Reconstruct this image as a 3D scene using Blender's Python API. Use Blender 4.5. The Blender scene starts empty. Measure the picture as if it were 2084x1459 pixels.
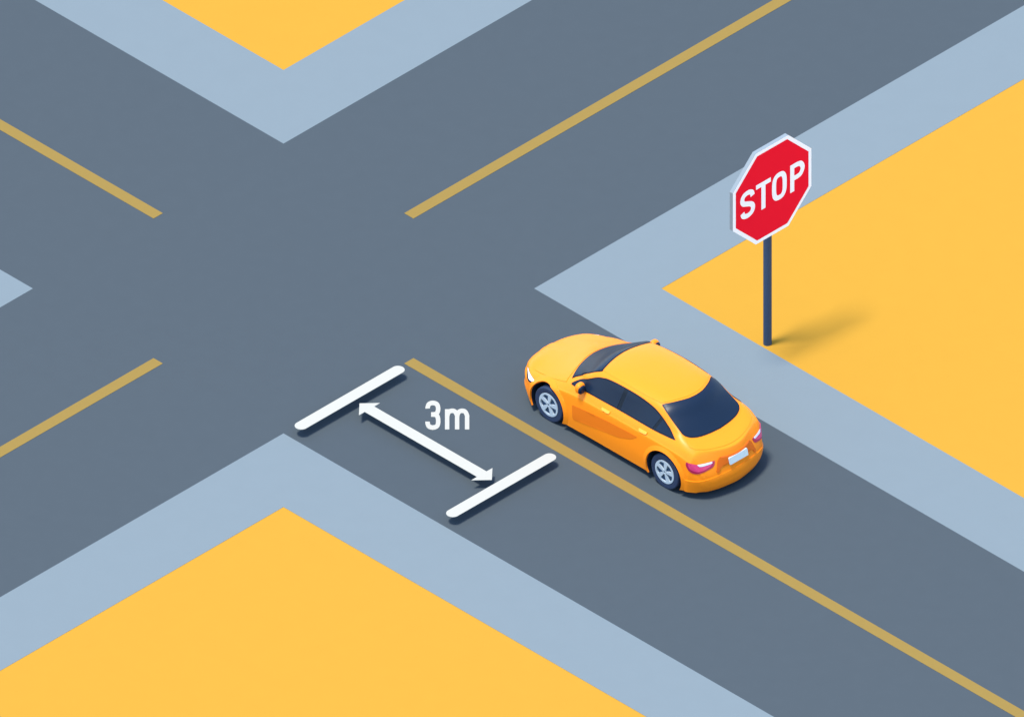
# Isometric-looking street crossing: road, pavements, ground, lane lines, distance markers, stop sign, sedan.
import bpy, bmesh, math
from math import sin, cos, pi, sqrt, atan2, radians
from mathutils import Vector, Matrix
from mathutils.bvhtree import BVHTree
from mathutils.geometry import delaunay_2d_cdt

K = 1 / 118.7            # one drawing unit in metres (3 m = 356 units)
scene = bpy.context.scene
col = scene.collection

# ------------------------------------------------------------------ materials
def lin(c):
    c /= 255
    return c / 12.92 if c <= .04045 else ((c + .055) / 1.055) ** 2.4

def mat(name, rgb, rough=.9, spec=0.0, coat=0.0, metal=0.0, grain=0.0, scale=60, bump=0.0):
    m = bpy.data.materials.new(name)
    m.use_nodes = True
    nt = m.node_tree
    b = nt.nodes['Principled BSDF']
    b.inputs['Base Color'].default_value = (*rgb, 1)
    b.inputs['Roughness'].default_value = rough
    b.inputs['Specular IOR Level'].default_value = spec
    b.inputs['Metallic'].default_value = metal
    b.inputs['Coat Weight'].default_value = coat
    b.inputs['Coat Roughness'].default_value = .08
    if grain or bump:
        tc = nt.nodes.new('ShaderNodeTexCoord')
        n = nt.nodes.new('ShaderNodeTexNoise')
        n.inputs['Scale'].default_value = scale
        n.inputs['Detail'].default_value = 6
        nt.links.new(tc.outputs['Object'], n.inputs['Vector'])
        if grain:
            mx = nt.nodes.new('ShaderNodeMix'); mx.data_type = 'RGBA'
            mx.inputs[6].default_value = (*[c * (1 - grain) for c in rgb], 1)
            mx.inputs[7].default_value = (*[min(1, c * (1 + grain)) for c in rgb], 1)
            nt.links.new(n.outputs['Fac'], mx.inputs[0])
            nt.links.new(mx.outputs[2], b.inputs['Base Color'])
        if bump:
            bp = nt.nodes.new('ShaderNodeBump')
            bp.inputs['Strength'].default_value = bump
            bp.inputs['Distance'].default_value = .004
            nt.links.new(n.outputs['Fac'], bp.inputs['Height'])
            nt.links.new(bp.outputs['Normal'], b.inputs['Normal'])
    return m

E = (2.45, 2.71, 3.25)      # light a level surface receives (measured), used to turn seen colours into base colours
def seen(r, g, b):
    return tuple(min(.95, lin(v) / e) for v, e in zip((r, g, b), E))

M = {}
M['ground'] = mat('yellow_ground', seen(255, 199, 82), grain=.02, scale=3)
M['pavement'] = mat('pale_blue_paving', seen(163, 186, 207), grain=.02, scale=3)
M['asphalt'] = mat('asphalt', seen(103, 119, 136), grain=.03, scale=4)
M['line'] = mat('faded_yellow_paint', seen(194, 168, 100), grain=.03, scale=8)
M['white'] = mat('white_plate', seen(247, 253, 255), rough=.7)
M['paint'] = mat('orange_car_paint', (.88, .232, .007), rough=.38, spec=.22, coat=.0)
M['paint_shade'] = mat('orange_door_shade', (.68, .15, .006), rough=.4, spec=.2)  # body orange darkened to hold the shading of the lower doors
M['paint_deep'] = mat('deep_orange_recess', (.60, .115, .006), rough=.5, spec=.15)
M['handle'] = mat('yellow_handle', (.88, .38, .03), rough=.4, spec=.5)
M['glass'] = mat('dark_blue_glass', (.007, .016, .034), rough=.32, spec=.16)
M['trim'] = mat('black_window_rubber', (.004, .009, .017), rough=.5, spec=.2)
M['tyre'] = mat('navy_rubber', (.017, .03, .065), rough=.7, spec=.25)
M['well'] = mat('wheel_well', (.012, .022, .035), rough=.9, spec=.1)
M['rim'] = mat('pale_alloy', (.36, .42, .46), rough=.45, spec=.3)
M['rimback'] = mat('rim_backing', (.05, .085, .14), rough=.7)
M['lamp_white'] = mat('clear_lens', (.80, .88, .95), rough=.2, spec=.5)
M['lamp_tint'] = mat('pale_blue_lens', (.55, .70, .90), rough=.2, spec=.5)
M['tail'] = mat('pink_red_lens', (.58, .038, .14), rough=.25, spec=.5)
M['tail_edge'] = mat('crimson_lens_edge', (.36, .009, .055), rough=.3, spec=.5)
M['tail_clear'] = mat('pale_lilac_lens', (.62, .66, .85), rough=.25, spec=.5)
M['plate'] = mat('pale_number_plate', (.50, .58, .58), rough=.6, spec=.1)
M['pole'] = mat('navy_pole', (.034, .060, .105), rough=.6, spec=.2)
M['red'] = mat('sign_red', (.88, .002, .026), rough=.6, spec=.1)
M['signwhite'] = mat('sign_white', (.97, .97, .95), rough=.6, spec=.1)
M['signedge'] = mat('sign_edge_grey', (.20, .235, .255), rough=.6, spec=.1)

# ------------------------------------------------------------------ helpers
def link(name, verts, faces, m, parent=None, smooth=False, sharp=None):
    me = bpy.data.meshes.new(name)
    me.from_pydata([tuple(v) for v in verts], [], faces)
    me.update()
    mats = m if isinstance(m, (list, tuple)) else [m]
    for q in mats:
        me.materials.append(q)
    bm = bmesh.new(); bm.from_mesh(me)
    bmesh.ops.recalc_face_normals(bm, faces=bm.faces)
    if smooth:
        for f in bm.faces: f.smooth = True
        for e in bm.edges:
            if len(e.link_faces) == 2 and e.calc_face_angle(0) > radians(sharp or 40):
                e.smooth = False
    bm.to_mesh(me); bm.free()
    o = bpy.data.objects.new(name, me)
    col.objects.link(o)
    o.parent = parent
    return o

def tag(o, label=None, cat=None, group=None, kind=None):
    if label: o['label'] = label
    if cat: o['category'] = cat
    if group: o['group'] = group
    if kind: o['kind'] = kind
    return o

def empty(name, loc):
    o = bpy.data.objects.new(name, None)
    o.empty_display_size = .2
    col.objects.link(o)
    o.location = loc
    return o

def spline(pts, n=8, closed=False):
    """Catmull-Rom through 2D/3D points."""
    P = [Vector(p) for p in pts]
    N = len(P); out = []
    for i in range(N if closed else N - 1):
        p1, p2 = P[i], P[(i + 1) % N]
        p0 = P[i - 1] if (closed or i) else p1 * 2 - p2
        p3 = P[(i + 2) % N] if (closed or i + 2 < N) else p2 * 2 - p1
        for k in range(n):
            t = k / n
            out.append(.5 * ((2 * p1) + (p2 - p0) * t + (2 * p0 - 5 * p1 + 4 * p2 - p3) * t * t
                             + (3 * p1 - p0 - 3 * p2 + p3) * t ** 3))
    if not closed: out.append(P[-1].copy())
    return out

def path(*parts, n=8):
    """Closed outline from runs of points; every run is smooth inside, corners sit where runs meet."""
    out = []
    for r in parts:
        s = spline(r, n) if len(r) > 2 else [Vector(p) for p in r]
        if out and (out[-1] - s[0]).length < 1e-6: s = s[1:]
        out += s
    if (out[0] - out[-1]).length < 1e-6: out.pop()
    return out

def rounded(pts, r, n=5):
    """Polygon with its corners rounded by quadratic curves."""
    P = [Vector(p) for p in pts]; out = []
    for i, p in enumerate(P):
        a, b = P[i - 1] - p, P[(i + 1) % len(P)] - p
        q = r[i] if isinstance(r, (list, tuple)) else r
        if q <= 0: out.append(p); continue
        a = p + a.normalized() * min(q, a.length * .45); b = p + b.normalized() * min(q, b.length * .45)
        for k in range(n + 1):
            t = k / n
            out.append(a * (1 - t) ** 2 + p * 2 * t * (1 - t) + b * t * t)
    return out

def wind(pt, poly):
    w = 0; x, y = pt
    for i in range(len(poly)):
        x1, y1 = poly[i - 1]; x2, y2 = poly[i]
        if (y1 <= y) != (y2 <= y):
            t = (y - y1) / (y2 - y1)
            if x1 + t * (x2 - x1) > x: w += 1 if y2 > y1 else -1
    return w

def fill(polys, step=None, holes=()):
    """Union of 2D outlines -> (points, triangles); step adds inner points so the sheet can bend."""
    V, Ed = [], []
    for p in list(polys) + list(holes):
        b = len(V); V += [Vector((q[0], q[1])) for q in p]
        Ed += [(b + i, b + (i + 1) % len(p)) for i in range(len(p))]
    if step:
        xs = [v.x for v in V]; ys = [v.y for v in V]
        y = min(ys) + step * .5; r = 0
        while y < max(ys):
            x = min(xs) + step * (.25 if r % 2 else .75)
            while x < max(xs):
                if any(wind((x, y), p) for p in polys):
                    d = min((Vector((x, y)) - v).length for v in V[:sum(map(len, polys))])
                    if d > step * .45: V.append(Vector((x, y)))
                x += step
            y += step; r += 1
    ov, _, of, *_ = delaunay_2d_cdt(V, Ed, [], 0, 1e-5)
    tris = []
    for f in of:
        c = sum((ov[i] for i in f), Vector((0, 0))) / len(f)
        if any(wind(c, p) for p in polys) and not any(wind(c, p) for p in holes): tris.append(tuple(f))
    return ov, tris

def boundary(tris):
    s = {}
    for f in tris:
        for i in range(len(f)):
            s[(f[i - 1], f[i])] = 1
    return [e for e in s if (e[1], e[0]) not in s]

def slab(polys, to_top, to_bottom, name, m, parent=None, step=None, side_mat=None, smooth=False, holes=()):
    """A plate whose outline is the union of polys; to_top / to_bottom place its two faces in 3D."""
    pv, tris = fill(polys, step, holes)
    used = sorted({i for f in tris for i in f}); ix = {i: k for k, i in enumerate(used)}
    n = len(used)
    V = [to_top(pv[i]) for i in used] + [to_bottom(pv[i]) for i in used]
    F = [tuple(ix[i] for i in f) for f in tris]
    nt = len(F)
    F += [tuple(ix[i] + n for i in reversed(f)) for f in tris]
    S = [(ix[b], ix[a], ix[a] + n, ix[b] + n) for a, b in boundary(tris)]
    o = link(name, V, F + S, [m] + ([side_mat] if side_mat else []), parent, smooth, 50)
    if side_mat:
        for k, p in enumerate(o.data.polygons):
            if k >= nt: p.material_index = 1
    return o

def stroke(pts, w, n=8, smooth=True):
    P = spline(pts, n) if smooth and len(pts) > 2 else [Vector(p) for p in pts]
    L, R = [], []
    for i, p in enumerate(P):
        a = (P[i] - P[i - 1]).normalized() if i else (P[1] - P[0]).normalized()
        b = (P[i + 1] - P[i]).normalized() if i + 1 < len(P) else a
        t = (a + b).normalized(); nrm = Vector((-t.y, t.x))
        k = w / 2 / max(.5, nrm.dot(Vector((-a.y, a.x))))
        L.append(p + nrm * k); R.append(p - nrm * k)
    return L + R[::-1]

# ------------------------------------------------------------------ the setting
H, W2 = 294.5 * K, 444 * K      # half road width; outer edge of the pavement
FAR = 150.0

def sheet(name, loops, z, m):
    V, F = [], []
    for l in loops:
        F.append(tuple(range(len(V), len(V) + len(l)))); V += [(x, y, z) for x, y in l]
    return link(name, V, F, m)

g = sheet('ground', [[(-FAR, -FAR), (FAR, -FAR), (FAR, FAR), (-FAR, FAR)]], -.003, M['ground'])
tag(g, kind='structure')
R_ = FAR * .98
rd = sheet('road', [[(-R_, -H), (-H, -H), (-H, -R_), (H, -R_), (H, -H), (R_, -H),
                     (R_, H), (H, H), (H, R_), (-H, R_), (-H, H), (-R_, H)]], 0, M['asphalt'])
tag(rd, kind='structure')
for sx, sy in ((1, 1), (1, -1), (-1, 1), (-1, -1)):
    loop = [(H, H), (R_, H), (R_, W2), (W2, W2), (W2, R_), (H, R_)]
    p = sheet('pavement', [[(sx * x, sy * y) for x, y in loop]], 0, M['pavement'])
    tag(p, kind='structure')

LW = 10.9 * K
for (dx, dy), lab in {
        (1, 0): 'faded yellow centre line running past the yellow car to the lower right',
        (0, 1): 'faded yellow centre line running up to the top right edge, left of the stop sign',
        (-1, 0): 'faded yellow centre line at the upper left, slanting down to the crossing',
        (0, -1): 'faded yellow centre line at the lower left, rising towards the crossing'}.items():
    V = []
    for z in (.004, .0005):
        for a, b in ((H, -LW), (R_, -LW), (R_, LW), (H, LW)):
            V.append((a * dx + b * dy, a * dy + b * dx, z))
    o = link('centre_line', V, [(0, 1, 2, 3), (4, 5, 6, 7), (0, 1, 5, 4), (1, 2, 6, 5), (2, 3, 7, 6), (3, 0, 4, 7)], M['line'])
    tag(o, lab, 'road line', 'yellow centre lines of the crossing roads')

# ------------------------------------------------------------------ distance markers hovering above the road
HOV = 18 * K
TH = .006
def stadium(x, y0, y1, r, n=14):
    return ([Vector((x + r * cos(a), y0 + r * sin(a))) for a in [pi + pi * k / n for k in range(n + 1)]]
            + [Vector((x + r * cos(a), y1 + r * sin(a))) for a in [pi * k / n for k in range(n + 1)]])
def flat(top, bot):
    return (lambda p: (p[0] * K, p[1] * K, top)), (lambda p: (p[0] * K, p[1] * K, bot))
for x, lab in ((317.5, 'white rounded bar nearest the crossing, at the arrow\'s far end'),
               (673.5, 'white rounded bar beside the car, at the arrow\'s near end')):
    o = slab([stadium(x, -275.5, -48.5, 11.2)], *flat(HOV, HOV - TH), 'distance_bar', M['white'])
    tag(o, lab, 'marker bar', 'white bars marking the distance')
AX, AY = 4.5, -162.1
ahead = [(336.2, 0), (359.6, 24.8), (359.8, 11), (623.6, 11), (623.8, 24.8), (647.2, 0),
         (623.8, -24.8), (623.6, -11), (359.8, -11), (359.6, -24.8)]
o = slab([[(AX + x, AY + y) for x, y in ahead]], *flat(HOV, HOV - TH), 'double_arrow', M['white'])
tag(o, 'white double headed arrow between the two white bars', 'arrow')

# the distance written on the road in stretched road lettering
def road_text(cx, cy):
    def f(z):
        return lambda p: ((cx + p[0] / 1.7320508 - p[1]) * K, (cy + p[0] / 1.7320508 + p[1]) * K, z)
    return f(.006), f(.0005)
T = empty('distance_text', (433.7 * K, -82.7 * K, 0))
tag(T, 'white lettering 3m painted on the road above the arrow', 'road lettering')
D3 = [stroke([(-10.4, 13.6), (-10.4, 16.5), (-7.6, 22.6), (0, 25), (7.6, 22.6), (10.5, 16.5), (10.2, 8), (6.5, 2.9), (0, 1.5), (-3.6, 1.5)], 9.2),
      stroke([(-3.6, 1.5), (0, 1.5), (7, .2), (10.3, -5.5), (10.7, -16), (7.8, -22.6), (0, -25), (-7.8, -22.6), (-10.6, -16.5), (-10.6, -13)], 9.2)]
slab(D3, *road_text(0, 0), 'digit', M['white'], T)
S1 = [(4.5, 0), (4.5, 41)]
A1 = [(4.5, 24), (5.2, 29.5), (8.4, 35.6), (14.4, 37.8), (20.6, 36), (24.6, 28.5), (24.8, 22), (24.8, 0)]
DM = [stroke(S1, 9), stroke(A1, 9), stroke([(x + 20.3, y) for x, y in A1], 9)]
slab(DM, *road_text(43, -14.6), 'letter', M['white'], T)

# ------------------------------------------------------------------ stop sign
PX, PY = 680.6 * K, 456.8 * K
S = empty('stop_sign', (PX, PY, 0))
tag(S, 'red octagonal STOP sign on a navy pole at the pavement edge', 'stop sign')
pr, ph = 7.14 * K, 3.1
V, F = [], []
N = 32
for z in (-.004, ph):
    V += [(pr * cos(2 * pi * k / N), pr * sin(2 * pi * k / N), z) for k in range(N)]
F = [tuple(range(N))[::-1], tuple(range(N, 2 * N))] + [(k, (k + 1) % N, (k + 1) % N + N, k + N) for k in range(N)]
link('pole', V, F, M['pole'], S, True)
sx, sy, sz = (695.3 - 680.6) * K, (453.0 - 456.8) * K, 321.7 * K
def octagon(ap):
    r = ap / cos(pi / 8)
    return [Vector((r * cos(pi / 8 + k * pi / 4), r * sin(pi / 8 + k * pi / 4))) for k in range(8)]
def on_sign(d):
    return lambda p: (sx + d * K, sy + p[0] * K, sz + p[1] * K)
plate = slab([octagon(92.2)], on_sign(0), on_sign(-7.5), 'sign_plate', M['signwhite'], S, side_mat=M['signedge'])
slab([octagon(85.4)], on_sign(.3), on_sign(.05), 'sign_face', M['red'], plate)
def letter(cx, strokes):
    slab([[Vector((p[0] + cx, p[1])) for p in q] for q in strokes], on_sign(.65), on_sign(.35), 'letter', M['signwhite'], plate)
sw = 9.4
letter(-58.1, [stroke([(11.8, 12.2), (9.2, 20), (0, 23.1), (-9.2, 20.2), (-12.6, 12.6), (-9.6, 5.2), (0, .6), (9.6, -4.6),
                       (12.7, -12.2), (9.2, -20), (0, -23.1), (-9.2, -20.3), (-12.3, -13.2)], sw)])
letter(-21.0, [[(-17.3, 27.7), (-17.3, 19), (17.3, 19), (17.3, 27.7)], [(-4.7, 20), (-4.7, -27.7), (4.7, -27.7), (4.7, 20)]])
oh = [(12.5 * (abs(cos(a)) ** .75) * (1 if cos(a) > 0 else -1), 23 * (abs(sin(a)) ** .62) * (1 if sin(a) > 0 else -1))
      for a in [2 * pi * k / 48 + .01 for k in range(49)]]
letter(16.5, [stroke(oh[:26], sw, smooth=False), stroke(oh[24:] , sw, smooth=False), stroke(oh[-2:] + oh[1:3], sw, smooth=False)])
letter(42.0, [[(0, 27.7), (0, -27.7), (9.4, -27.7), (9.4, 27.7)],
              stroke([(5, 23.1), (18, 23.1)], sw), stroke([(5, -1.6), (18, -1.6)], sw),
              stroke([(17, 23.1), (24.2, 21), (28.6, 14), (28.6, 7.5), (24.2, .5), (17, -1.6)], sw)])

# ------------------------------------------------------------------ the car (drives towards -x; local X back, Y across, Z up)
CX, CY = 715.4, 131.5
CAR = empty('yellow_car', (CX * K, CY * K, 0))
tag(CAR, 'yellow orange sedan waiting at the crossing with dark blue windows', 'car')

# cross sections from nose to tail; nine points each from the sill to the middle of the roof
ST = [
 [(-190,78,13),(-205,64,13),(-214,48,13),(-220,36,13),(-223,28,13),(-225,20,13),(-226,13,13),(-227,6,13),(-227,0,13)],
 [(-188,81,13),(-209,70,30),(-222,52,34),(-228,38,35),(-231,29,36),(-233,20,36),(-234,13,36),(-235,6,36),(-235,0,36)],
 [(-184,84,13),(-203,77,33),(-217,62,50),(-225,46,55),(-228,34,57),(-229,23,58),(-230,15,58),(-231,7,59),(-231,0,59)],
 [(-177,87,13),(-190,84.5,34),(-201,77,53),(-206,63,65.2),(-208,46,68),(-209,31,69),(-210,20,69),(-210,10,70),(-209,0,69)],
 [(-165,89,13),(-173,89,36),(-179,87.8,56),(-181,78,67.2),(-182,57,71.5),(-183,40,74.5),(-184,26,76),(-184,13,77),(-184,0,77)],
 [(-140,89,13),(-142,90,38),(-143,88,68),(-145,77.5,76.5),(-146,62,80.5),(-148,45,84),(-149,30,86),(-149,15,87),(-149,0,87.5)],
 [(-100,89,13),(-100,90.5,40),(-99,88.5,77),(-97,82,87),(-97,73,95.5),(-106,55,98),(-113,37,100),(-117,18,101.5),(-118,0,102)],
 [(-72,88.5,13),(-72,90.5,40),(-72,88.5,80),(-72,83,89.5),(-72,77,98),(-67,71.5,108),(-66,66,117),(-78,36,119),(-83,0,120)],
 [(-38,88,13),(-38,90,40),(-38,88.5,81),(-38,83.5,90),(-38,78.5,98),(-39,70.5,115),(-39,60,131.5),(-44,32,136.5),(-48,0,138)],
 [(25,88,13),(25,90,40),(25,88.5,82),(25,84,91),(25,79,98.5),(25,71.5,117),(25,62.5,135),(25,38,142),(25,0,143.5)],
 [(95,88,13),(95,90,40),(95,88.5,82),(95,84,91),(95,79,99),(97,69.5,117.5),(100,59.5,133),(113,33,138),(120,0,139)],
 [(130,88,13),(130,90,40),(130,88.5,82),(130,83.5,91),(130,77.5,99),(131,69.5,109),(132,62,118),(145,34,118.5),(150,0,119)],
 [(165,87,13),(165,89,40),(165,87.5,80),(163,82,90.5),(161,75.5,98),(161,69,101.5),(163,60,102),(174,34,98.5),(178,0,97.5)],
 [(182,84,13),(184,86,40),(186,83.5,73),(186,77,84.5),(187,69.5,89),(190,61,90),(196,48,88.5),(206,25,86),(210,0,84.5)],
 [(190,80,13),(195,82,40),(196,79.5,66),(199,72,74.5),(202,63,76.5),(206,52,77),(210,40,77),(217,20,76.5),(219,0,76)],
 [(196,75,13),(204,74.5,36),(208,69,46),(211,62,48),(214,54,48),(217,45,48),(220,34,47),(223.5,17,46),(225,0,46)],
 [(199,71,13),(207,68,24),(211.5,62,26),(214.5,55,26),(217.5,48,26),(219.5,39,26),(221.5,30,26),(224,15,26),(225,0,26)],
 [(198,69,13),(204.5,62,13),(208.5,55,13),(211,48,13),(213,42,13),(215,34,13),(216.5,26,13),(218.5,13,13),(219.5,0,13)],
]
def body_mesh(nx=5, nr=3):
    # two extra lines hug the shoulder so that it reads as a pressed crease along the flank
    st = []
    for i, s in enumerate(ST):
        s = [Vector(p) for p in s]
        k = .5 if i < 4 else (.36 if i == 4 else .2) if i < 15 else .5
        st.append(s[:2] + [s[1].lerp(s[2], 1 - k)] + [s[2]] + [s[2].lerp(s[3], k)] + s[3:])
    for i, s in enumerate(st):
        if 4 <= i < 14: s[2].y += .5
    st[14] = [a.lerp(b, .75) for a, b in zip(st[13], st[14])]
    nl = len(st[0])
    lines = [spline([s[j] for s in st], nx) for j in range(nl)]
    rings = []
    for i in range(len(lines[0])):
        halfp = [lines[j][i] for j in range(nl)]
        full = [Vector((p.x, -p.y, p.z)) for p in halfp] + halfp[-2::-1]
        rings.append(spline(full, nr))
    n = len(rings[0])
    V = [p for r in rings for p in r]
    F = [(i * n + j, i * n + j + 1, (i + 1) * n + j + 1, (i + 1) * n + j)
         for i in range(len(rings) - 1) for j in range(n - 1)]
    F += [(i * n, (i + 1) * n, (i + 1) * n + n - 1, i * n + n - 1) for i in range(len(rings) - 1)]
    F += [tuple(range(n)), tuple(range((len(rings) - 1) * n, len(rings) * n))[::-1]]
    return V, F
BV, BF = body_mesh()
BVH = BVHTree.FromPolygons(BV, BF, epsilon=0)
RW, RA, WX = 32.0, 40.0, 136.3      # tyre radius, arch radius, axle distance from the middle

def cut_arches():
    body = link('body', [v * K for v in BV], BF, [M['paint'], M['well']], CAR, True, 60)
    cutters = []
    for cx in (-WX, WX):
        for s in (-1, 1):
            V = []; n = 40
            for y in (s * 120, s * 58):
                V += [((cx + RA * cos(2 * pi * k / n)) * K, y * K, (RW + RA * sin(2 * pi * k / n)) * K) for k in range(n)]
            F = [tuple(range(n)), tuple(range(n, 2 * n))[::-1]] + [(k, (k + 1) % n, (k + 1) % n + n, k + n) for k in range(n)]
            c = link('cutter', V, F, M['well'])
            c.location = CAR.location
            b = body.modifiers.new('arch', 'BOOLEAN'); b.operation = 'DIFFERENCE'; b.object = c; b.solver = 'EXACT'
            b.material_mode = 'TRANSFER'
            cutters.append(c)
    bpy.context.view_layer.update()
    dg = bpy.context.evaluated_depsgraph_get()
    me = bpy.data.meshes.new_from_object(body.evaluated_get(dg))
    body.modifiers.clear(); body.data = me
    for c in cutters: bpy.data.objects.remove(c)
    for p in me.polygons:
        c = p.center
        if p.normal.z < -.9 and c.z < 14 * K: p.material_index = [i for i, m_ in enumerate(me.materials) if m_ == M['well']][0]
    return body
BODY = cut_arches()

def skin(polys, ray, name, m, parent, lift=.6, depth=.7, step=5, mirror=False, side_mat=None):
    """A panel that follows the bodywork: ray(p) carries each outline point onto the body."""
    sg = -1 if mirror else 1
    cache = {}
    def hit(p):
        k = (round(p[0], 4), round(p[1], 4))
        if k not in cache:
            q, d = ray(p)
            h, nrm, *_ = BVH.ray_cast(q, d, 600)
            if h is None:
                h, nrm, *_ = BVH.find_nearest(q)
            if nrm.dot(d) > 0: nrm = -nrm
            cache[k] = (h, nrm)
        return cache[k]
    def top(p):
        h, nrm = hit(p); r = h + nrm * (lift(p) if callable(lift) else lift)
        return (r.x * K, r.y * sg * K, r.z * K)
    def bot(p):
        h, nrm = hit(p); r = h - nrm * depth
        return (r.x * K, r.y * sg * K, r.z * K)
    return slab(polys, top, bot, name, m, parent, step, side_mat, True)

#CARPARTS
def beam(origin, u, v, d):
    origin, u, v, d = map(Vector, (origin, u, v, d)); d.normalize()
    return lambda p: (origin + u * p[0] + v * p[1], d)
DOWN = beam((0, 0, 400), (1, 0, 0), (0, 1, 0), (0, 0, -1))            # plan outlines (X, Y)
SIDE = beam((0, -300, 0), (1, 0, 0), (0, 0, 1), (0, 1, 0))            # side outlines (X, Z), left flank
BACK = beam((500, 0, 0), (0, 1, 0), (0, 0, 1), (-1, 0, 0))            # rear outlines (Y, Z)
q_ = 1 / sqrt(2)
REARC = beam((300, -300, 0), (q_, q_, 0), (0, 0, 1), (-1, 1, 0))      # rear left corner
FRONTC = beam((-300, -300, 0), (q_, -q_, 0), (0, 0, 1), (1, 1, 0))    # front left corner
def ROUND(p):                                                          # round the tail: angle in degrees, height
    a = radians(p[0]); d = Vector((cos(a), sin(a), 0))
    return Vector((120, 0, p[1])) + d * 400, -d
def inset(poly, w):
    out = []
    P = [Vector(p) for p in poly]
    ar = sum(P[i - 1].x * P[i].y - P[i].x * P[i - 1].y for i in range(len(P)))
    sg = 1 if ar > 0 else -1
    for i, p in enumerate(P):
        a = (p - P[i - 1]).normalized(); b = (P[(i + 1) % len(P)] - p).normalized()
        na, nb = Vector((-a.y, a.x)) * sg, Vector((-b.y, b.x)) * sg
        m = (na + nb).normalized() if (na + nb).length > 1e-4 else na
        out.append(p + m * w / max(.55, m.dot(na)))
    return out

# bonnet, roof and boot lid sit a few millimetres proud of the shell
def mirror_half(h):
    return h + [Vector((p.x, -p.y)) for p in h[::-1] if abs(p.y) > .01]
def open_path(*parts, n=8):
    out = []
    for r in parts:
        t = spline(r, n) if len(r) > 2 else [Vector(p) for p in r]
        if out: t = t[1:]
        out += t
    return out
hood = mirror_half(open_path([(-214, 0), (-212, -28), (-206, -50), (-198, -62)], [(-198, -62), (-189, -68.5), (-176, -72), (-151, -75), (-122, -77.5), (-104, -77.8)],
            [(-104, -77.8), (-107.5, -62), (-114, -38), (-119, -18), (-121, 0)]))
skin([hood], DOWN, 'bonnet', M['paint'], CAR, lift=.8, step=6)
roof = mirror_half(open_path([(-50.5, 0), (-48, -29), (-42.5, -55)], [(-42.5, -55), (-15, -58.5), (25, -59.5), (65, -59), (97, -56)], [(97, -56), (106, -43), (113, -28), (117.5, -14), (119, 0)]))
skin([roof], DOWN, 'roof_panel', M['paint'], CAR, lift=.6, step=7)
boot = mirror_half(open_path([(183, 0), (182, -24), (177, -46), (169, -60), (166, -66)], [(166, -66), (176, -71), (187, -66)], [(187, -66), (197, -50), (205, -29), (208.5, -14), (209.5, 0)]))
skin([boot], DOWN, 'boot_lid', M['paint'], CAR, lift=.6, step=5)

# windscreen and rear window: black surround with the pane inside it
ws = mirror_half(open_path([(-117.5, 0), (-115, -20), (-110, -42), (-104.5, -57), (-97.5, -71.2)], [(-97.5, -71.2), (-87.6, -64.8), (-63, -63.5), (-48, -61.3), (-39.5, -57.5)],
                           [(-39.5, -57.5), (-44.8, -31.6), (-46.8, -14), (-47.4, 0)]))
rw = mirror_half(open_path([(123.4, 0), (121.6, -15), (116.5, -29.5), (109.5, -43.5), (101.5, -55)], [(101.5, -55), (100.5, -57), (101.5, -58.4)], [(101.5, -58.4), (115.9, -61.3), (134, -63), (149, -64.3)],
                           [(149, -64.3), (156, -64.5), (162, -62), (168, -55.5), (173.6, -42.6), (177.4, -23), (179.3, 0)]))
for nm, o_, w_, in (('windscreen', ws, 2.0), ('rear_window', rw, 1.7)):
    t = skin([o_], DOWN, nm, M['trim'], CAR, lift=.8, step=5)
    skin([inset(o_, w_)], DOWN, 'pane', M['glass'], t, lift=1.25, depth=-.5, step=5)

# side windows
sw_o = path([(-91, 93.2), (-85.5, 98.1), (-69.4, 108.6), (-45.3, 122.2), (-31.6, 127.2), (-16.8, 130.3), (6.8, 132.4), (30.5, 133), (48.2, 132.6), (65.5, 131.4), (84, 129), (99.1, 125), (114, 118.6), (125.6, 111.9), (139, 104.5), (151.7, 98)],
            [(151.7, 98), (135.4, 97), (100.6, 96.3), (20.4, 96.1), (-59.2, 94.1), (-82.6, 92.4), (-90, 92)], n=5)
pil1, pil2 = [(22.3, 140), (15.8, 90)], [(31, 140), (24.6, 90)]
div1, div2 = [(111.5, 125), (97.5, 90)], [(117.5, 125), (103.5, 90)]
def clip(poly, a, b):   # keep the side of line a-b lying to its left
    out = []
    f = lambda p: (b[0] - a[0]) * (p[1] - a[1]) - (b[1] - a[1]) * (p[0] - a[0])
    for i in range(len(poly)):
        p, q = poly[i - 1], poly[i]; fp, fq = f(p), f(q)
        if fp * fq < 0: out.append(Vector(p).lerp(Vector(q), fp / (fp - fq)))
        if fq >= 0: out.append(Vector(q))
    return out
inner = inset(sw_o, 1.9)
panes = [clip(inner, pil1[1], pil1[0]), clip(clip(inner, pil2[0], pil2[1]), div1[1], div1[0]), clip(inner, div2[0], div2[1])]
door_lo = rounded([(-79, 61.5), (-60, 63.5), (0, 69), (50, 71.5), (75, 72), (60, 60), (30, 49), (-77, 32.5)], [4, 2, 6, 6, 5, 8, 8, 5])
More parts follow.
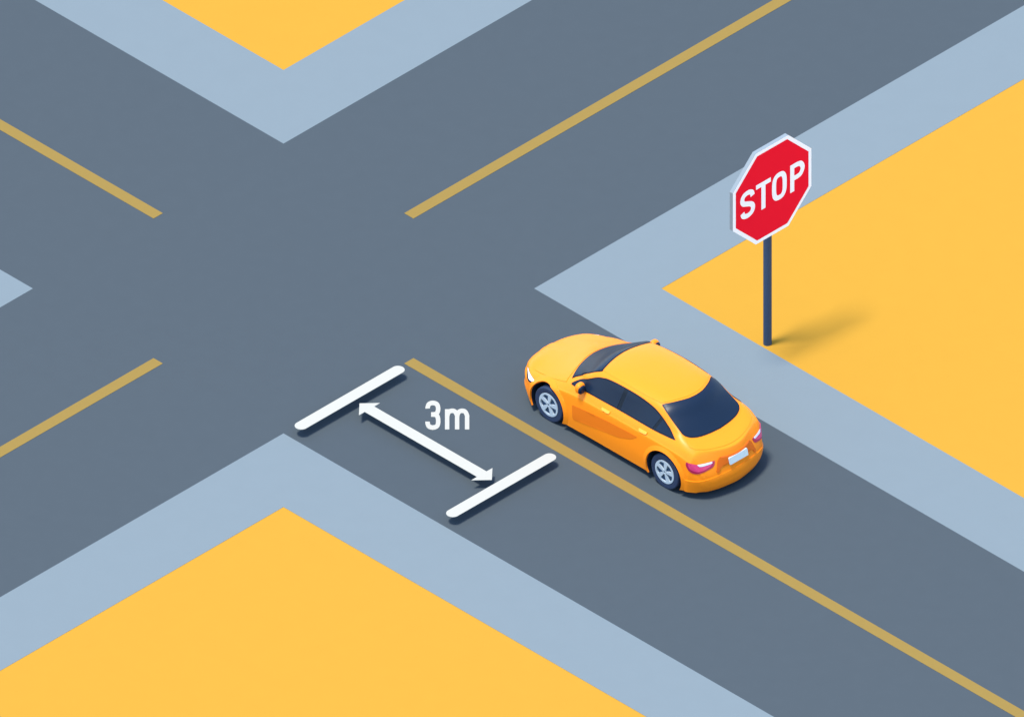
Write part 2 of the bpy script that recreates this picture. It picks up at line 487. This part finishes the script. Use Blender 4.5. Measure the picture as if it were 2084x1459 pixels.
for mir in (False, True):
    t = skin([sw_o], SIDE, 'side_window', M['trim'], CAR, lift=.8, step=5, mirror=mir)
    for p in panes: skin([p], SIDE, 'pane', M['glass'], t, lift=1.25, depth=-.5, step=5, mirror=mir)
    skin([door_lo], SIDE, 'door_shade', M['paint_shade'], CAR, lift=.35, step=6, mirror=mir)  # shade of a door hollow put into the colour; the hollow isn't modelled
    for hx, hz in ((-2.3, 85.6), (84.6, 86.9)):
        hp = rounded([(hx - 9.8, hz + 1.9), (hx + 9.8, hz + 2.3), (hx + 9, hz - 1.6), (hx + 4, hz - 2.8), (hx - 6, hz - 3), (hx - 9, hz - 1)], 1.2)
        skin([hp], SIDE, 'door_handle', M['handle'], CAR, lift=1.8, step=3, mirror=mir)
    for cx in (-WX, WX):
        n = 44; zlo = 13.6
        def arc(r, z):
            a0 = math.asin((z - RW) / r)
            return [Vector((cx + r * cos(a), RW + r * sin(a))) for a in [a0 + (pi - 2 * a0) * k / n for k in range(n + 1)]]
        ring = arc(RA + 8.2, zlo) + arc(RA + .25, zlo)[::-1]
        def rise(p, cx=cx):
            t = (sqrt((p[0] - cx) ** 2 + (p[1] - RW) ** 2) - RA) / 8.2
            return .25 + 2.6 * max(0, 1 - t)
        skin([ring], SIDE, 'wheel_arch', M['paint'], CAR, lift=rise, depth=.6, step=2.6, mirror=mir)
    # lamps
    full = path([(69.6, 68.7), (70.2, 72), (71.5, 72.8), (79.9, 71.5), (88.4, 69.3), (100.6, 68.7), (112.8, 69.2), (117, 69.4)],
                [(117, 69.4), (117.6, 67.5), (116.6, 62.5), (113.8, 59.5), (105.3, 56.5), (95.9, 54.2), (87.4, 53.0), (79.9, 54.5), (74.3, 58.6), (70.5, 64.8), (69.6, 68.7)], n=5)
    pink = path([(73.8, 71.7), (79.9, 71.2), (88.4, 69.0), (100.6, 68.4), (112.8, 68.8)], [(112.8, 68.8), (112.6, 65.5), (110.9, 62.7), (105.3, 59.9), (95.9, 57.2), (87.4, 57.2), (80.9, 59.0), (76.2, 62.5), (74, 67.2), (73.8, 71.7)], n=5)
    clear = rounded([(88.4, 69.2), (100.6, 68.8), (113.2, 69.0), (113.2, 66.1), (105.3, 65.4), (97.8, 65.2), (92.1, 65.7)], .8)
    t = skin([full], REARC, 'tail_light', M['tail_edge'], CAR, lift=.6, step=3, mirror=mir)
    skin([pink], REARC, 'lens', M['tail'], t, lift=.9, depth=-.3, step=3, mirror=mir)
    skin([clear], REARC, 'reflector', M['tail_clear'], t, lift=1.2, depth=-.6, step=3, mirror=mir)
    hd = path([(-99.5, 62.3), (-93, 63.2), (-85.3, 63.4), (-75, 63.6), (-61.5, 62.4)], [(-61.5, 62.4), (-59, 60.2), (-62, 56.2), (-71, 54.6), (-82.4, 56.6), (-93.1, 59), (-98.5, 60.8), (-99.5, 62.3)], n=5)
    hw = path([(-98, 62.4), (-93, 63.1), (-85.3, 63.3), (-75, 63.5), (-61.7, 62.3)], [(-61.7, 62.3), (-60.3, 60.8), (-63.5, 58.4), (-71.5, 57.4), (-81, 59.2), (-89, 60.8), (-95, 61.6), (-98, 62.4)], n=5)
    hi = path([(-85, 62.4), (-75, 62.6), (-65, 61.6)], [(-65, 61.6), (-64.4, 60.6), (-72, 59.7), (-80, 60.9), (-85, 62.4)], n=5)
    t = skin([hd], FRONTC, 'headlight', M['trim'], CAR, lift=.5, step=1.7, mirror=mir)
    skin([hw], FRONTC, 'lens', M['lamp_white'], t, lift=.9, depth=-.2, step=1.7, mirror=mir)
    skin([hi], FRONTC, 'reflector', M['lamp_tint'], t, lift=1.2, depth=-.6, step=1.7, mirror=mir)

# bumper, number plate and its recess
bt = spline([(-54.5, 38.5), (-46, 38.6), (-38, 40), (-30, 41.8), (-20, 43.8), (-10, 45.3), (0, 45.8)], 5)
bmp = [Vector((-54.5, 13.4))] + bt + [Vector((-p.x, p.y)) for p in bt[-2::-1]] + [Vector((54.5, 13.4))]
bmp += [Vector((54.5 - 109 * k / 40, 13.4)) for k in range(1, 40)]
skin([[Vector((p.x * 1.0, p.y)) for p in bmp]], ROUND, 'rear_bumper', M['paint'], CAR,
     lift=lambda p: .6 + .9 * min(1, max(0, (47 - p[1]) / 10)), step=3.4)
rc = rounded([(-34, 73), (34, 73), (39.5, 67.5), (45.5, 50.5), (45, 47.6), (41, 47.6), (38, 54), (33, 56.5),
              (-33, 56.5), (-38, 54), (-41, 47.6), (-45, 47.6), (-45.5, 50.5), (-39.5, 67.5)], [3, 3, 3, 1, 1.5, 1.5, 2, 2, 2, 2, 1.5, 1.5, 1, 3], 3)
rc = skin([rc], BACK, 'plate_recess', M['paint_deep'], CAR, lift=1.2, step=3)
pl = rounded([(-21.3, 55.6), (21.3, 55.6), (21.3, 68), (-21.3, 68)], 1.6)
def on_tail(d):         # a flat plate leaning with the tail
    return lambda p: ((224.6 + d - (p[1] - 55.6) * .24) * K, p[0] * K, p[1] * K)
slab([pl], on_tail(0), on_tail(-2.2), 'number_plate', M['plate'], CAR)

# door mirrors
def ellipsoid(c, r, name, m, parent, p=2.6, nu=28, nv=16):
    V, F = [], []
    f = lambda t: (abs(t) ** (2 / p)) * (1 if t >= 0 else -1)
    for i in range(nv + 1):
        b = -pi / 2 + pi * i / nv
        for j in range(nu):
            a = 2 * pi * j / nu
            V.append(((c[0] + r[0] * f(cos(b)) * f(cos(a))) * K, (c[1] + r[1] * f(cos(b)) * f(sin(a))) * K, (c[2] + r[2] * f(sin(b))) * K))
    for i in range(nv):
        for j in range(nu):
            F.append((i * nu + j, i * nu + (j + 1) % nu, (i + 1) * nu + (j + 1) % nu, (i + 1) * nu + j))
    return link(name, V, F, m, parent, True, 80)
for s_ in (-1, 1):
    mr = ellipsoid((-63, s_ * 87, 102), (6.5, 9, 9.6), 'door_mirror', M['paint'], CAR)
    ellipsoid((-58.6, s_ * 87.8, 101), (4.6, 7.4, 7.8), 'mirror_glass', M['glass'], mr)
    V, F = [], []
    for (x, y, z, h) in ((-64, 77.5, 95.5, 2.6), (-62, 83, 97.5, 2)):
        V += [((x + dx) * K, s_ * y * K, (z + dz) * K) for dx, dz in ((-3.5, -h), (3.5, -h), (3.5, h), (-3.5, h))]
    F = [(0, 1, 2, 3), (4, 5, 6, 7), (0, 1, 5, 4), (1, 2, 6, 5), (2, 3, 7, 6), (3, 0, 4, 7)]
    link('mirror_arm', V, F, M['paint'], mr)

# wheels
def lathe(prof, name, m, parent, n=64):
    V, F = [], []
    for k in range(n):
        a = 2 * pi * k / n
        V += [(r * cos(a) * K, y * K, r * sin(a) * K) for r, y in prof]
    L = len(prof)
    for k in range(n):
        for j in range(L - 1):
            F.append((k * L + j, k * L + j + 1, ((k + 1) % n) * L + j + 1, ((k + 1) % n) * L + j))
    return link(name, V, F, m, parent, True, 35)
def make_wheel():
    w_ = empty('wheel', (0, 0, 0)); w_.parent = CAR
    lathe([(20.5, 1.2), (22, -.2), (24, -.5), (28, -.9), (30.8, -.8), (32.0, .4), (32.4, 3), (32.4, 20), (31.4, 23), (27, 24.5), (20.5, 24)], 'tyre', M['tyre'], w_)
    lathe([(.01, 3), (19, 3), (20.3, 3), (20.4, 22), (.01, 22)], 'brake_drum', M['rimback'], w_)
    R = 21.8; holes = []
    for k in range(5):
        a = radians(45 + 72 * k)
        h = []
        for r, t in ((.2, -14), (.2, 14), (.55, 20), (.83, 24.5), (.89, 0), (.83, -24.5), (.55, -20)):
            h.append((R * r * cos(a + radians(t)), R * r * sin(a + radians(t))))
        holes.append(rounded(h, [1, 1, 2, 2.2, 4, 2.2, 2], 4))
    holes.append([Vector((2.3 * cos(2 * pi * k / 20), 2.3 * sin(2 * pi * k / 20))) for k in range(20)])
    disc = [Vector((R * cos(2 * pi * k / 72), R * sin(2 * pi * k / 72))) for k in range(72)]
    dish = lambda p: -1.0 - 1.2 * (1 - min(1, (p[0] ** 2 + p[1] ** 2) / R ** 2)) * 0
    slab([disc], lambda p: (p[0] * K, (dish(p)) * K, p[1] * K), lambda p: (p[0] * K, (dish(p) + 3) * K, p[1] * K), 'rim', M['rim'], w_, 2.2, None, False, holes)
    return w_
W0 = make_wheel()
def place(w_, x, s_):
    w_.location = (x * K, s_ * 88.3 * K, 32.2 * K)
    w_.rotation_euler = (0, 0, 0 if s_ < 0 else pi)
place(W0, 1.2 - WX, -1)
for x, s_ in ((WX + 1.2, -1), (1.2 - WX, 1), (WX + 1.2, 1)):
    c = W0.copy(); col.objects.link(c); c.parent = CAR
    for ch in W0.children:
        d = ch.copy(); col.objects.link(d); d.parent = c
    place(c, x, s_)

# ------------------------------------------------------------------ camera, light, sky
tx, ty = .08, .25        # how far shadows fall per metre of height, along x and y
sun = bpy.data.lights.new('sun', 'SUN')
sun.energy = 2.0; sun.angle = radians(12); sun.color = (1, .95, .86)
so = bpy.data.objects.new('sun', sun); col.objects.link(so)
so.location = (0, 0, 20)
so.rotation_euler = Vector((tx, ty, -1)).to_track_quat('-Z', 'Y').to_euler()
w = bpy.data.worlds.new('World'); scene.world = w; w.use_nodes = True
nt = w.node_tree
bg = nt.nodes['Background']; sk = nt.nodes.new('ShaderNodeTexSky')
sk.sky_type = 'NISHITA'; sk.sun_disc = False
sk.sun_elevation = math.atan2(1, sqrt(tx * tx + ty * ty)); sk.sun_rotation = atan2(-tx, -ty)
sk.dust_density = 0.3; sk.air_density = 1.0
bg.inputs['Strength'].default_value = .15
nt.links.new(sk.outputs[0], bg.inputs[0])

cam = bpy.data.cameras.new('camera'); cam.type = 'ORTHO'
cam.ortho_scale = 2084 / (118.7 / sqrt(2 / 3))
cam.clip_start = .1; cam.clip_end = 500
co = bpy.data.objects.new('camera', cam); col.objects.link(co)
co.location = Vector((410.8 * K, 126.2 * K, 0)) + Vector((1, -1, 1)).normalized() * 40
co.rotation_euler = (math.atan(sqrt(2)), 0, pi / 4)
scene.camera = co

scene.view_settings.view_transform = 'Standard'
scene.view_settings.look = 'None'
scene.view_settings.exposure = 1.5
scene.view_settings.gamma = 1.0
scene.cycles.use_denoising = True
scene.cycles.max_bounces = 6
scene.cycles.sample_clamp_indirect = 4
